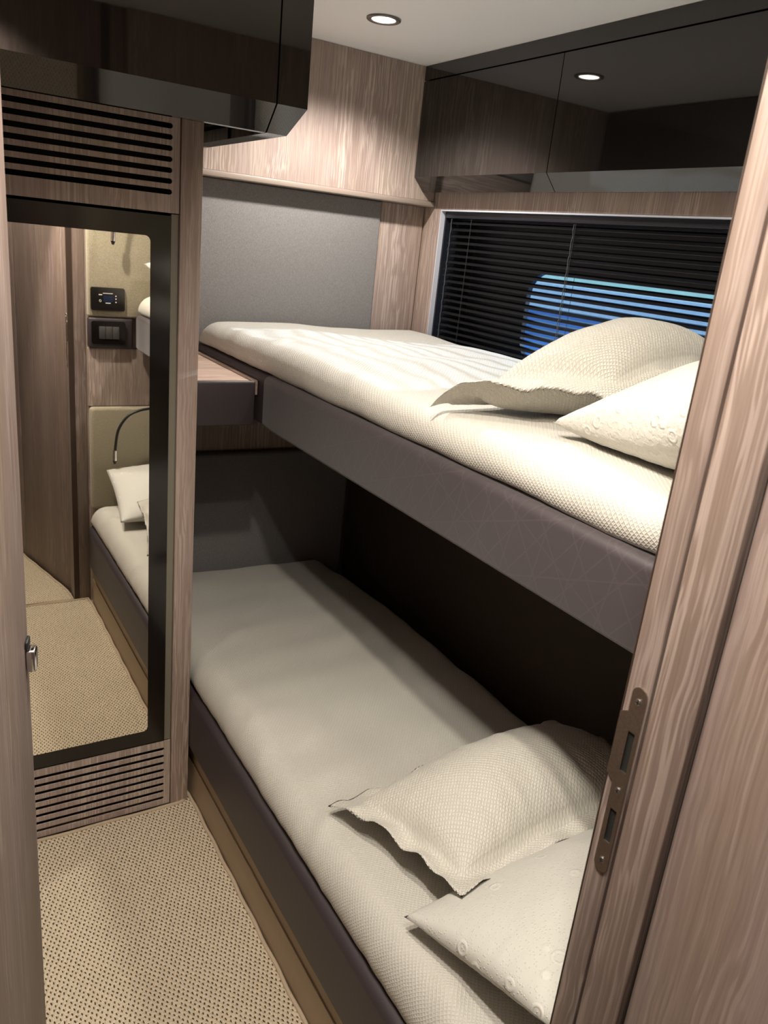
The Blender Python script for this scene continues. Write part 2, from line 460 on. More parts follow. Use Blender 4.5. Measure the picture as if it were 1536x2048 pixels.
# end wall with its panels
we = box('wall_end', -0.055, XW+0.14, YE+0.012, YE+0.06, -0.012, ZC, M['oak'], kind='structure')
box('upper_panel', XS+0.09, 1.555, 2.335, YE+0.010, 1.660, ZC-0.001, M['oak'], we)
o = box('ledge_trim', XS+0.004, 1.555, 2.326, YE+0.010, 1.643, 1.659, M['trim'], we, 0.003)
box('wood_panel', 1.388, 1.555, YE-0.004, YE+0.011, 1.10, 1.642, M['oak'], we, 0.0015)
box('padded_panel', XS+0.004, 1.385, YE-0.012, YE+0.011, 1.12, 1.642, M['pad_grey'], we, 0.006, 3)
box('wood_panel', XS+0.004, 1.34, YE-0.002, YE+0.011, 0.825, 1.038, M['oak'], we)
box('padded_panel', XS+0.004, 1.34, YE-0.028, YE+0.011, 0.35, 0.818, M['pad_grey'], we, 0.012, 4)
# window wall with opening
WY0, WY1, WZ0, WZ1 = 0.70, 2.292, 1.150, 1.638
wr = holed('wall_right', [(0.36, -0.012), (YE+0.06, -0.012), (YE+0.06, ZC), (0.36, ZC)],
           [[(WY0, WZ0), (WY1, WZ0), (WY1, WZ1), (WY0, WZ1)]], 'x', XW, XW+0.055, M['oak'], kind='structure')
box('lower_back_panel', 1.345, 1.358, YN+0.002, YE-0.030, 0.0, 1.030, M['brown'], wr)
win = thing('window_1', (XW+0.06, 1.5, WZ0), kind='structure')
def frame_ring(name, y0, y1, z0, z1, tk, x0, x1, mat, parent):
    return holed(name, [(y0, z0), (y1, z0), (y1, z1), (y0, z1)],
                 [[(y0+tk, z0+tk), (y1-tk, z0+tk), (y1-tk, z1-tk), (y0+tk, z1-tk)]], 'x', x0, x1, mat, parent)
frame_ring('window_lining', WY0+0.001, WY1-0.001, WZ0+0.001, WZ1-0.001, 0.004, XW-0.001, XW+0.016, M['reveal'], win)
frame_ring('dark_lining', WY0+0.001, WY1-0.001, WZ0+0.001, WZ1-0.001, 0.010, XW+0.0165, XW+0.054, M['frame'], win)
frame_ring('window_frame', WY0-0.03, WY1+0.03, WZ0-0.03, WZ1+0.03, 0.058, XW+0.057, XW+0.085, M['frame'], win)
port = [(y, z) for y, z in rrect(0.80, 1.955, 1.20, 1.475, 0.075, 8)]
holed('hull_surround', [(0.30, 1.0), (2.60, 1.0), (2.60, 1.95), (0.30, 1.95)], [port], 'x', XW+0.128, XW+0.145, M['frame'], win)
box('window_glass', XW+0.134, XW+0.138, 0.802, 1.953, 1.202, 1.473, M['glass'], win)
frame_ring('dark_lining', WY0-0.04, WY1+0.04, WZ0-0.04, WZ1+0.04, 0.03, XW+0.086, XW+0.127, M['frame'], win)

# venetian blind
bl = thing('venetian_blind', (XW+0.03, 1.5, 1.17), 'dark venetian blind with open slats in the window above the upper bunk', 'blind')
box('head_rail', XW+0.012, XW+0.040, WY0+0.01, WY1-0.012, 1.613, 1.632, M['frame'], bl, 0.002)
slat_me = None
TH = R(25)
for k in range(22):
    z = 1.601 - 0.0202*k
    if slat_me is None:
        bm = bmesh.new(); n = 5; hw = 0.0125
        prof = [(-hw + 2*hw*i/n, 0.0016*(1-(2*i/n-1)**2)) for i in range(n+1)]
        prof = [(a, b) for a, b in prof] + [(a, b-0.0006) for a, b in prof[::-1]]
        prof = [(a*math.cos(TH)-b*math.sin(TH), a*math.sin(TH)+b*math.cos(TH)) for a, b in prof]
        A = [bm.verts.new((XW+0.026+p[0], WY0+0.012, z+p[1])) for p in prof]; B = [bm.verts.new((XW+0.026+p[0], WY1-0.034, z+p[1])) for p in prof]
        bm.faces.new(A); bm.faces.new(B[::-1])
        for i in range(len(prof)):
            j = (i+1) % len(prof); bm.faces.new((A[j], A[i], B[i], B[j]))
        bmesh.ops.recalc_face_normals(bm, faces=bm.faces)
        s0 = link_bm('slat', bm, M['slat'], bl); auto(s0, 40); slat_me = s0.data; z0 = z
    else:
        s = bpy.data.objects.new('slat', slat_me); C.objects.link(s); s.parent = bl; s.location = (0, random.uniform(-.001, .001), z-z0)
for y in (2.243, 2.135, 1.667, 1.05):
    bm = bmesh.new()
    for dx in (-0.0135, 0.0135): add_tube(bm, [(XW+0.026+dx, y, 1.612), (XW+0.026+dx, y, 1.172)], 0.0007, 5)
    for k in range(22): add_tube(bm, [(XW+0.0125, y, 1.5955-0.0202*k), (XW+0.0395, y+0.004, 1.6015-0.0202*k)], 0.0006, 4)
    link_bm('ladder_cord', bm, M['cord'], bl)
for y in (2.239, 1.671):
    bm = bmesh.new(); add_tube(bm, [(XW+0.0105 + 0.0006*math.sin(i*1.9), y+0.0014*math.sin(i*1.1), 1.61-0.44*i/60) for i in range(61)], 0.0012, 5)
    link_bm('lift_cord', bm, M['cord_glint'], bl)

# what lies outside the window
box('water', 2.4, 60, -50, 60, -1.3, -1.2, M['sea'], kind='structure')
sh = thing('shore', (40, 20, -1.2), kind='structure')
box('bank', 38, 42, -60, 90, -1.2, 3.0, M['shore'], sh)
box('quay', 36, 38, -60, 90, -1.2, 0.4, M['quay'], sh)

# near end wall (seen in the mirror) and door wall
wn = box('wall_near', 0.6005, XW-0.001, 0.370, 0.405, -0.012, ZC, M['oak'], kind='structure')
box('wood_panel', 0.604, 1.34, 0.406, 0.422, 0.815, 1.035, M['oak'], wn)
box('wood_panel', 0.604, 1.55, 0.406, 0.422, 1.69, ZC-0.001, M['oak'], wn)
box('padded_panel', 0.604, 1.55, 0.406, 0.437, 1.152, 1.688, M['pad_beige'], wn, 0.008, 3)
box('upholstered_panel', 0.604, 0.766, 0.406, 0.441, 1.038, 1.150, M['mauve'], wn, 0.008, 3)
box('padded_panel', 0.604, 1.34, 0.406, 0.441, 0.40, 0.812, M['pad_beige'], wn, 0.014, 4)
# right jamb
tj = thing('trim_1', (0.56, 0.38, 0), kind='structure')
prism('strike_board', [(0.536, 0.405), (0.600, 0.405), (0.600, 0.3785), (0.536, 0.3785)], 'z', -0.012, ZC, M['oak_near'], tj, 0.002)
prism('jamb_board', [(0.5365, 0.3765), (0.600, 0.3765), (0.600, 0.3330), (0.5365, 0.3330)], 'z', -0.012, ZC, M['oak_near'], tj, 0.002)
prism('jamb_core', [(0.545, 0.403), (0.599, 0.403), (0.599, 0.325), (0.5485, 0.325)], 'z', -0.011, ZC-0.001, M['void'], tj)
box('jamb_shade_strip', 0.5365, 0.557, 0.4052, 0.4064, -0.010, ZC-0.002, M['jamb_shade'], tj)  # dark strip put in for the shaded jamb surfaces beside the stile
wc = thing('wall_corridor', (0.45, 0.0, 0), kind='structure')
def corr(a, bb, tk):
    a = Vector(a); bb = Vector(bb); d = (bb-a).normalized(); nrm = Vector((-d.y, d.x))
    if nrm.x < 0: nrm = -nrm
    return [tuple(a), tuple(bb), tuple(bb+nrm*tk), tuple(a+nrm*tk)]
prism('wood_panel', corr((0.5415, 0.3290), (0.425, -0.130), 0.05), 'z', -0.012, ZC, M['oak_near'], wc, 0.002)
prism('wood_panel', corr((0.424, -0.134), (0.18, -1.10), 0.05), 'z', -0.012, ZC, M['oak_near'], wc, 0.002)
box('wall_door', -0.75, -0.05, 0.365, 0.405, -0.012, ZC, M['oak'], kind='structure')
box('wall_corridor_left', -0.85, -0.75, -1.35, 0.405, -0.012, ZC, M['oak'], kind='structure')
box('wall_corridor_back', -0.85, 0.7, -1.40, -1.35, -0.012, ZC, M['oak'], kind='structure')
box('door_header', -0.048, 0.534, 0.366, 0.404, 1.780, ZC-0.001, M['oak_near'], kind='structure')  # out of view; underside set low to cut off the corridor downlight
sp = thing('strike_plate', (0.535, 0.39, 1.0), 'brushed steel strike plate with two latch holes screwed to the right door jamb', 'strike plate')
def oct(y, z, r, n=8): return [(y + r*math.cos(2*PI*i/n+PI/8), z + r*math.sin(2*PI*i/n+PI/8)) for i in range(n)]
pl = []
r_ = 0.0085; ya, yb = 0.3805, 0.3980
pl = [(yy, zz) for yy, zz in rrect(ya, yb, 0.958, 1.156, 0.0085, 6)]
# lip towards the room side along the upper middle
top = [p for p in pl]
pl2 = []
def insert_lip():
    out = []
    for p in rrect(ya, 0.3965, 0.957, 1.157, 0.0078, 6): out.append(p)
    # rrect starts at right-top corner arc going to left-top; right side is closed by the last->first edge
    out += [(0.3965, 1.055), (0.4048, 1.060), (0.4048, 1.125), (0.3965, 1.130)]
    return out
holed('plate', insert_lip(), [[(0.384, 1.070), (0.3915, 1.070), (0.3915, 1.112), (0.384, 1.112)],
                              [(0.384, 0.992), (0.3915, 0.992), (0.3915, 1.028), (0.384, 1.028)]], 'x', 0.5343, 0.5358, M['steel'], sp)
box('latch_pocket', 0.5356, 0.5359, 0.3838, 0.3917, 1.069, 1.113, M['void'], sp)
box('latch_pocket', 0.5356, 0.5359, 0.3838, 0.3917, 0.991, 1.029, M['void'], sp)
for z in (1.143, 1.049, 0.970):
    sc = cyl('screw', (0.5343, 0.3882, z), (0.5334, 0.3882, z), 0.0032, M['chrome'], sp, 14)
    bm = bmesh.new(); add_box(bm, 0.5331, 0.5335, 0.3858, 0.3906, z-0.0005, z+0.0005); add_box(bm, 0.5331, 0.5335, 0.3877, 0.3887, z-0.0024, z+0.0024)
    link_bm('cross_slot', bm, M['void'], sc)

# door leaf, open inwards, latch on its free edge
dl = thing('door_1', (-0.032, 0.40, 0), kind='structure')
hx, hy, fx, fy = -0.032, 0.41, 0.1065, 0.948
d = Vector((fx-hx, fy-hy)).normalized(); nl = Vector((-d.y, d.x))
pts = [(hx, hy), (fx, fy), (fx+nl.x*0.042, fy+nl.y*0.042), (hx+nl.x*0.042, hy+nl.y*0.042)]
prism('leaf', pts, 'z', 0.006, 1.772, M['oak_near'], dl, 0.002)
c0 = Vector((fx, fy)) + nl*0.021
def ob(name, along0, along1, across0, across1, z0, z1, mat, parent):
    q = [c0 + d*a + nl*b_ for a, b_ in ((along0, across0), (along1, across0), (along1, across1), (along0, across1))]
    return prism(name, [tuple(v) for v in q], 'z', z0, z1, mat, parent, 0.0006, 1)
ob('latch_face_plate', 0.0003, 0.0018, -0.010, 0.010, 0.93, 1.13, M['steel'], dl)
ob('latch_bolt', 0.001, 0.0125, -0.0065, 0.0065, 0.972, 1.000, M['chrome'], dl)
cf = Vector((fx, fy)) - d*0.020
def fo(name, a0, a1, b0, b1, z0, z1, mat, bv):
    q = [cf + d*a - nl*b_ for a, b_ in ((a0, b0), (a1, b0), (a1, b1), (a0, b1))]
    return prism(name, [tuple(v) for v in q], 'z', z0, z1, mat, dl, bv, 3)
fo('catch', -0.010, 0.010, 0.0005, 0.0125, 0.9700, 1.0000, M['chrome'], 0.004)
fo('catch_mount', -0.010, 0.010, 0.0005, 0.0045, 1.0005, 1.0120, M['rubber'], 0.002)
ha = cyl('handle_rose', tuple((*(c0 - d*0.06 + nl*0.0215), 1.02)), tuple((*(c0 - d*0.06 + nl*0.029), 1.02)), 0.024, M['chrome'], dl)
q0 = c0 - d*0.06 + nl*0.029; q1 = c0 - d*0.06 + nl*0.06; q2 = c0 - d*0.17 + nl*0.06
tube('handle_lever', spline([(*q0, 1.02), (*(q0*0.4+q1*0.6), 1.02), (*(q1-d*0.008), 1.02), (*q2, 1.02)], 6), 0.008, M['chrome'], dl, 12)

# ---------------------------------------------------------------- carpets
def carpet(name, outline, label, bind=True):
    th = thing(name, (sum(p[0] for p in outline)/len(outline), sum(p[1] for p in outline)/len(outline), -0.012), label, 'carpet')
    bm = bmesh.new(); add_prism(bm, outline, 'z', -0.0115, 0.0); link_bm('woven_field', bm, M['carpet'], th)
    if bind:
        pts = [(x, y, 0.0005) for x, y in outline] + [(outline[0][0], outline[0][1], 0.0005)]
        fine = []
        for a, b_ in zip(pts, pts[1:]):
            L = (Vector(b_)-Vector(a)).length; k = max(2, int(L/0.015))
            for i in range(k): fine.append(Vector(a).lerp(Vector(b_), i/k))
        fine.append(Vector(pts[-1]))
        fine = [p + Vector((0.0012*math.sin(i*0.7), 0.0012*math.cos(i*0.53), 0)) for i, p in enumerate(fine)]
        tube('bound_edge', fine, 0.0048, M['binding'], th, 8)
    return th
carpet('cabin_carpet', [(-0.045, 0.412), (0.590, 0.412), (0.594, 0.60), (0.594, 1.790), (0.588, 1.800), (0.577, 1.790), (0.573, 1.768), (0.560, 1.762), (-0.045, 1.762)],
       'beige basket-weave carpet with a corded edge on the floor beside the lower bunk')
carpet('corridor_carpet', [(-0.74, -1.34), (0.105, -1.34), (0.412, -0.14), (0.525, 0.310), (0.530, 0.400), (-0.74, 0.360)],
       'beige carpet of the corridor outside the door, seen in the mirror behind the threshold')

# ---------------------------------------------------------------- wardrobe
wd = thing('wardrobe', (0.26, 2.05, 0), 'full-height oak wardrobe with a black-framed mirror and vent slots', 'wardrobe')
box('side_panel', XS-0.018, XS, YW+0.002, YE-0.002, -0.006, 1.712, M['oak'], wd)
box('side_panel', -0.052, -0.034, YW+0.002, YE-0.002, -0.006, 1.712, M['oak'], wd)
box('stile', 0.536, XS, YW-0.003, YW+0.024, -0.006, 1.713, M['oak'], wd, 0.0015)
box('stile', -0.052, -0.006, YW-0.003, YW+0.024, -0.006, 1.713, M['oak'], wd, 0.0015)
def slots(n, ztop, zbot, hgt):
    out = []
    for i in range(n):
        z = ztop + (zbot-ztop)*i/(n-1); out.append(rrect(0.045, 0.5185, z-hgt/2, z+hgt/2, hgt*0.499, 4))
    return out
holed('vent_panel', [(-0.004, 1.524), (0.534, 1.524), (0.534, 1.712), (-0.004, 1.712)], slots(7, 1.6925, 1.5655, 0.0106), 'y', YW, YW+0.004, M['oak'], wd)
holed('vent_panel', [(-0.004, 0.004), (0.534, 0.004), (0.534, 0.206), (-0.004, 0.206)], slots(8, 0.1815, 0.0245, 0.0104), 'y', YW, YW+0.004, M['oak'], wd)
box('interior', -0.030, 0.562, YW+0.045, YE-0.01, 0.0, 1.70, M['void'], wd)
box('edge_strip', 0.519, 0.5345, YW+0.004, YW+0.016, 0.208, 1.522, M['grey_edge'], wd)
box('edge_strip', -0.0045, 0.012, YW+0.004, YW+0.016, 0.208, 1.522, M['grey_edge'], wd)
md = holed('mirror_door', [(0.014, 0.212), (0.517, 0.212), (0.517, 1.518), (0.014, 1.518)], [rrect(0.056, 0.4735, 0.251, 1.475, 0.012, 6)], 'y', YW-0.002, YW+0.014, M['black'], wd)
bm = bmesh.new(); add_prism(bm, rrect(0.0563, 0.4732, 0.2513, 1.4747, 0.012, 6), 'y', YW-0.0015, YW+0.012); link_bm('mirror_glass', bm, M['mirror'], md)

# overhead cabinet above the wardrobe
oc = thing('overhead_cabinet', (0.3, 1.9, 1.68), 'dark gloss overhead cabinet above the wardrobe, chamfered along its bottom', 'cabinet')
YF, YB = 1.455, 1.499
def door_prof(a, za, bq, zb, tk): # front face then chamfer
    return [(a, ZC-0.004), (a, za), (bq, zb), (bq+tk, zb), (a+tk, za+tk*0.5), (a+tk, ZC-0.004)]
prof = door_prof(YF, 1.7235, YB, 1.6790, 0.018)
bm = bmesh.new(); add_prism(bm, prof, 'x', -0.050, 0.6105); o = auto(link_bm('cabinet_door', bm, M['gloss'], oc), 20)
# narrow end piece, mitred on its right side
bm = bmesh.new()
v = [bm.verts.new(p) for p in ((0.6135, YF, ZC-0.004), (0.672, YF, ZC-0.004), (0.672, YF, 1.7235), (0.6135, YF, 1.7235), (0.653, YB, 1.679), (0.6135, YB, 1.679),
     (0.672, 2.325, ZC-0.004), (0.672, 2.325, 1.7235), (0.653, 2.325, 1.679), (0.6135, 2.325, ZC-0.004), (0.6135, 2.325, 1.679))]
for f in ((0, 3, 2, 1), (3, 5, 4, 2), (1, 2, 7, 6), (2, 4, 8, 7), (5, 10, 8, 4), (6, 7, 8, 10, 9), (0, 9, 10, 5, 3), (0, 1, 6, 9)): bm.faces.new([v[i] for i in f])
bmesh.ops.recalc_face_normals(bm, faces=bm.faces); auto(link_bm('end_panel', bm, M['gloss'], oc), 20)
box('carcass', -0.050, 0.612, 1.530, 2.325, 1.716, ZC-0.003, M['gloss'], oc)

# overhead cabinets along the window wall
wcab = thing('overhead_cabinet', (1.52, 1.4, 1.68), 'long dark gloss overhead cabinet above the window, reflecting a ceiling light', 'cabinet')
XF, XB = 1.470, 1.509
box('top_rail', XF+0.0005, XW-0.002, 0.47, 2.333, 2.0045, ZC-0.001, M['gloss'], wcab)
pf = [(XF, 2.0005), (XF, 1.725), (XB, 1.6830), (XW-0.003, 1.6865), (XW-0.003, 1.6900), (XF+0.016, 1.7300), (XF+0.018, 2.0005)]
for y0, y1 in ((1.6995, 2.333), (1.0655, 1.6965), (0.475, 1.0625)):
    bm = bmesh.new(); add_prism(bm, pf, 'y', y0, y1); auto(link_bm('cabinet_door', bm, M['gloss'], wcab), 20)
box('carcass', XF+0.020, XW-0.002, 0.475, 2.332, 1.732, 2.003, M['void'], wcab)

# ---------------------------------------------------------------- ceiling lights
def downlight(x, y, kind, label):
    th = thing('ceiling_light', (x, y, ZC-0.012), label, 'ceiling light', 'recessed downlights')
    bm = bmesh.new(); n = 36
    prf = [(0.044, ZC-0.0005), (0.0435, ZC-0.004), (0.041, ZC-0.0055), (0.032, ZC-0.0045), (0.030, ZC-0.002), (0.030, ZC-0.0005)]
    rings = [[bm.verts.new((x+r*math.cos(2*PI*i/n), y+r*math.sin(2*PI*i/n), z)) for i in range(n)] for r, z in prf]
    for a, b_ in zip(rings, rings[1:]+rings[:1]):
        for i in range(n): bm.faces.new((a[i], a[(i+1) % n], b_[(i+1) % n], b_[i]))
    bmesh.ops.recalc_face_normals(bm, faces=bm.faces)
    auto(link_bm('trim_ring', bm, M['ring'], th), 30)
    cyl('lens', (x, y, ZC-0.0008), (x, y, ZC-0.003), 0.0295, M['lamp'], th, 30)
    L = bpy.data.lights.new('downlight', 'SPOT'); L.energy = LAMP_W[kind]; L.color = LAMP_C[kind]
    L.spot_size = R(130 if kind == 'aisle' else 142); L.spot_blend = 0.75 if kind == 'aisle' else 0.6; L.shadow_soft_size = 0.022
    lo = bpy.data.objects.new('downlight', L); C.objects.link(lo); lo.parent = th; lo.location = (0, 0, -0.004)
    return th
downlight(1.112, 1.987, 'cabin', 'lit round downlight in the white ceiling above the foot of the upper bunk')
downlight(1.112, 0.90, 'pillow end', 'lit round downlight above the pillow end of the upper bunk')
downlight(0.32, 0.82, 'aisle', 'lit round downlight over the carpeted aisle by the wardrobe')
downlight(0.18, 0.52, 'aisle', 'lit round downlight just inside the door')
downlight(0.22, 0.15, 'corridor', 'lit round downlight in the corridor just outside the door')

# ---------------------------------------------------------------- bunks
ub = thing('upper_bunk', (1.16, 1.42, 1.03), 'upper bunk frame with a dark mauve stitched padded side rail', 'bunk')
def rail_profile(x, z0, z1, depth, r):
    out = []
    for i in range(6):
        a = R(180+90*i/5); out.append((x+r+r*math.cos(a), z0+r+r*math.sin(a)))
    out += [(x+depth, z0), (x+depth, z1)]
    for i in range(8):
        a = R(90+90*i/7); out.append((x+r*1.6+r*1.6*math.cos(a), z1-r*1.6+r*1.6*math.sin(a)))
    return out
def rail(name, x, z0, z1, depth, r, y0, y1, mat, parent, bulge=0.0):
    prof = rail_profile(x, z0, z1, depth, r); bm = bmesh.new(); ny = 40; rings = []
    for j in range(ny+1):
        y = y0+(y1-y0)*j/ny; e = min(j, ny-j); ins = (0.006 if e == 0 else 0.0015 if e == 1 else 0.0)
        if e == 1: y += 0.0 if j == 1 else 0.0
        rings.append([bm.verts.new((px + ins*(1 if px < x+depth*0.4 else 0) - bulge*math.sin(PI*(pz-z0)/(z1-z0))*(1 if px < x+depth*0.4 else 0)
                                    + 0.0006*noise.noise(Vector((y*9, pz*20, 0))), y, pz)) for px, pz in prof])
    for a, b_ in zip(rings, rings[1:]):
        for i in range(len(prof)): bm.faces.new((a[i], a[(i+1) % len(prof)], b_[(i+1) % len(prof)], b_[i]))
    bm.faces.new(rings[0]); bm.faces.new(rings[-1][::-1])
    bmesh.ops.recalc_face_normals(bm, faces=bm.faces)
    return auto(link_bm(name, bm, mat, parent), 40)
rail('side_rail', XR, 1.039, 1.168, 0.035, 0.010, 0.448, 1.8335, M['mauve_stitch'], ub, 0.003)
rail('side_rail_end', XR+0.002, 1.043, 1.167, 0.033, 0.008, 1.838, 2.372, M['mauve'], ub, 0.0)
box('base_board', XR+0.036, XW-0.004, 0.448, 2.374, 1.040, 1.150, M['brown'], ub)
lb = thing('lower_bunk', (0.97, 1.42, 0.0), 'lower bunk base with a dark mauve padded side rail over a tan plinth', 'bunk')
box('plinth', 0.604, 0.625, 0.448, 2.36, -0.010, 0.170, M['toe'], lb)
box('plinth_board', 0.6005, 0.6035, 0.448, 2.36, -0.010, 0.105, M['toe'], lb)
rail('side_rail', XL, 0.166, 0.335, 0.040, 0.013, 0.448, 2.36, M['mauve'], lb, 0.003)
box('base_board', 0.627, 1.342, 0.448, 2.36, -0.010, 0.300, M['brown'], lb)
# small shelf beside the upper bunk
shf = thing('bedside_shelf', (0.67, 2.1, 1.04), 'small oak shelf with a padded mauve front at the far end of the upper bunk', 'shelf')
box('shelf_top', XS+0.003, XR-0.010, 1.852, YE-0.014, 1.128, 1.146, M['oak_x'], shf, 0.001)
box('side_lip', XR-0.0095, XR-0.001, 1.860, YE-0.014, 1.115, 1.151, M['oak_h'], shf)
box('padded_front', XS+0.003, 0.7565, 1.838, 1.8515, 1.041, 1.1535, M['mauve'], shf, 0.006, 3)

def fbm(x, y, s=0.0):
    return noise.noise(Vector((x, y, s))) + 0.5*noise.noise(Vector((2.1*x, 2.1*y, s+7)))
def mattress(name, x0, x1, y0, y1, zb, zt, label, front_r, back_r, crown, wr, seed, corner=None):
    nx, ny = 76, 150; bm = bmesh.new(); uvl = bm.loops.layers.uv.new('UVMap')
    # cross-section parameter s: front bottom -> over top -> back bottom
    W = x1-x0; H = zt-zb
    def section(s):
        # superellipse-ish rounded slab; s in 0..1
        L1 = H*0.75; L2 = W; tot = 2*L1+L2; q = s*tot
        if q < L1: px, pz = 0, zb + q/L1*H
        elif q < L1+L2: px, pz = (q-L1), zt
        else: px, pz = W, zt-(q-L1-L2)/L1*H
        return px, pz, q
    def rnd(px, pz):
        # round front/back upper edges
        for side, r in ((0, front_r), (1, back_r)):
            dx = px if side == 0 else W-px
            if dx < r:
                pass
        return px, pz
    ss = []
    nf = 14
    prof = []
    for i in range(nf+1):      # front face and shoulder: quarter ellipse
        a = PI*i/nf/2
        prof.append((front_r*(1-math.sin(a))*1.0, zb+H*0.30*0 + H*(0.0+1.0*(1-math.cos(a))) , a))
    prof = []
    # front: bulging side then shoulder
    for i in range(16):
        tt = i/15; a = tt*PI/2
        prof.append((front_r*(1-math.sin(a)**0.9) if tt > 0 else front_r*0.10, zb + H*(1-math.cos(a)**0.9)))
    prof = []
    for i in range(18):
        tt = i/17; a = R(-35)+tt*R(125)
        cx = front_r; cz = zb + H*0.36
        rz = H*0.64 if a > 0 else H*0.36/math.sin(R(35))
        prof.append((cx-front_r*math.cos(a), cz + rz*math.sin(a)))
    nmid = 44
    for i in range(1, nmid): prof.append((front_r+(W-front_r-back_r)*i/nmid, zt))
    for i in range(14):
        tt = i/13; a = PI/2*(1-tt)
        prof.append((W-back_r+back_r*math.cos(a), zb+H*0.1+H*0.9*math.sin(a)))
    prof.append((W-0.004, zb))
    dist = [0]
    for a, b_ in zip(prof, prof[1:]): dist.append(dist[-1]+math.hypot(a[0]-b_[0], a[1]-b_[1]))
    ends = [0.0, 0.004, 0.010, 0.018, 0.028, 0.042]
    ys = [y0+e for e in ends] + [y0+0.05+(y1-y0-0.10)*j/ny for j in range(ny+1)] + [y1-e for e in ends[::-1]]
    grid = []
    for y in ys:
        e = min(y-y0, y1-y); f = 1.0
        if e < 0.05: f = math.sqrt(max(0.0, 1-(1-e/0.05)**2))
        row = []
        for px, pz in prof:
            u = px/W; v_ = (y-y0)/(y1-y0)
            X = x0+px
            if corner: X = corner(X, y, x0, x1)
            top = max(0.0, min(1.0, (pz-zb)/H))
            z = zb + (pz-zb)*(0.35+0.65*f)
            z += top*f*(crown*math.sin(PI*min(1, max(0, u)))**0.6*1.0)
            wv = fbm(X*3.2+seed, y*2.2, seed)*wr + noise.noise(Vector((X*2.0+y*5.5, y*7.5-X*3, seed)))*wr*0.45
            # creases that run diagonally in from the front edge
            cr = max(0, noise.noise(Vector((X*5+y*3.5, y*13-X*9, seed+3)))-0.15)*wr*1.2*math.exp(-px/0.32)
            z += top*(wv+cr)
            bx = 0.0035*noise.noise(Vector((0.3, y*8, seed)))*(1 if px < front_r else 0)*top + 0.002*noise.noise(Vector((y*30, z*9, seed)))*(1 if px < front_r else 0)
            if px < front_r*0.7 and pz < zb+H*0.4: z += 0.004*noise.noise(Vector((y*6.5, 3.1, seed)))
            row.append((bm.verts.new((X+bx, y, z))))
        grid.append(row)
    for j in range(len(grid)-1):
        for i in range(len(prof)-1):
            f = bm.faces.new((grid[j][i], grid[j+1][i], grid[j+1][i+1], grid[j][i+1]))
            for lp, (ii, jj) in zip(f.loops, ((i, j), (i, j+1), (i+1, j+1), (i+1, j))):
                lp[uvl].uv = (dist[ii], ys[jj])
    bm.faces.new([grid[0][i] for i in range(len(prof))]); bm.faces.new([grid[-1][i] for i in range(len(prof)-1, -1, -1)])
    # underside
    a = [grid[j][0] for j in range(len(grid))]; b_ = [grid[j][-1] for j in range(len(grid))]
    for j in range(len(grid)-1): bm.faces.new((a[j], b_[j], b_[j+1], a[j+1]))
    bmesh.ops.recalc_face_normals(bm, faces=bm.faces)
    o = link_bm(name, bm, M['sheet'], None, smooth=True)
    return tag(o, label, 'mattress', 'quilted mattresses on the bunks')
mattress('mattress', XR+0.012, XW-0.012, 0.448, 2.366, 1.172, 1.236, 'cream quilted mattress on the upper bunk, under the window', 0.042, 0.045, 0.006, 0.008, 1.3)
def lowcorner(X, y, x0, x1):
    k = (X-x0)/(x1-x0)
    return x0 + (X-x0)*(1 - 0.015*k - 0.07*k*max(0, (y-1.95)/0.4)**2 - 0.02*k*noise.noise(Vector((y*3, 1, 1))))
mattress('mattress', XL+0.010, 1.300, 0.452, 2.350, 0.337, 0.428, 'cream quilted mattress on the lower bunk, partly in shadow', 0.055, 0.060, 0.007, 0.015, 5.1, lowcorner)

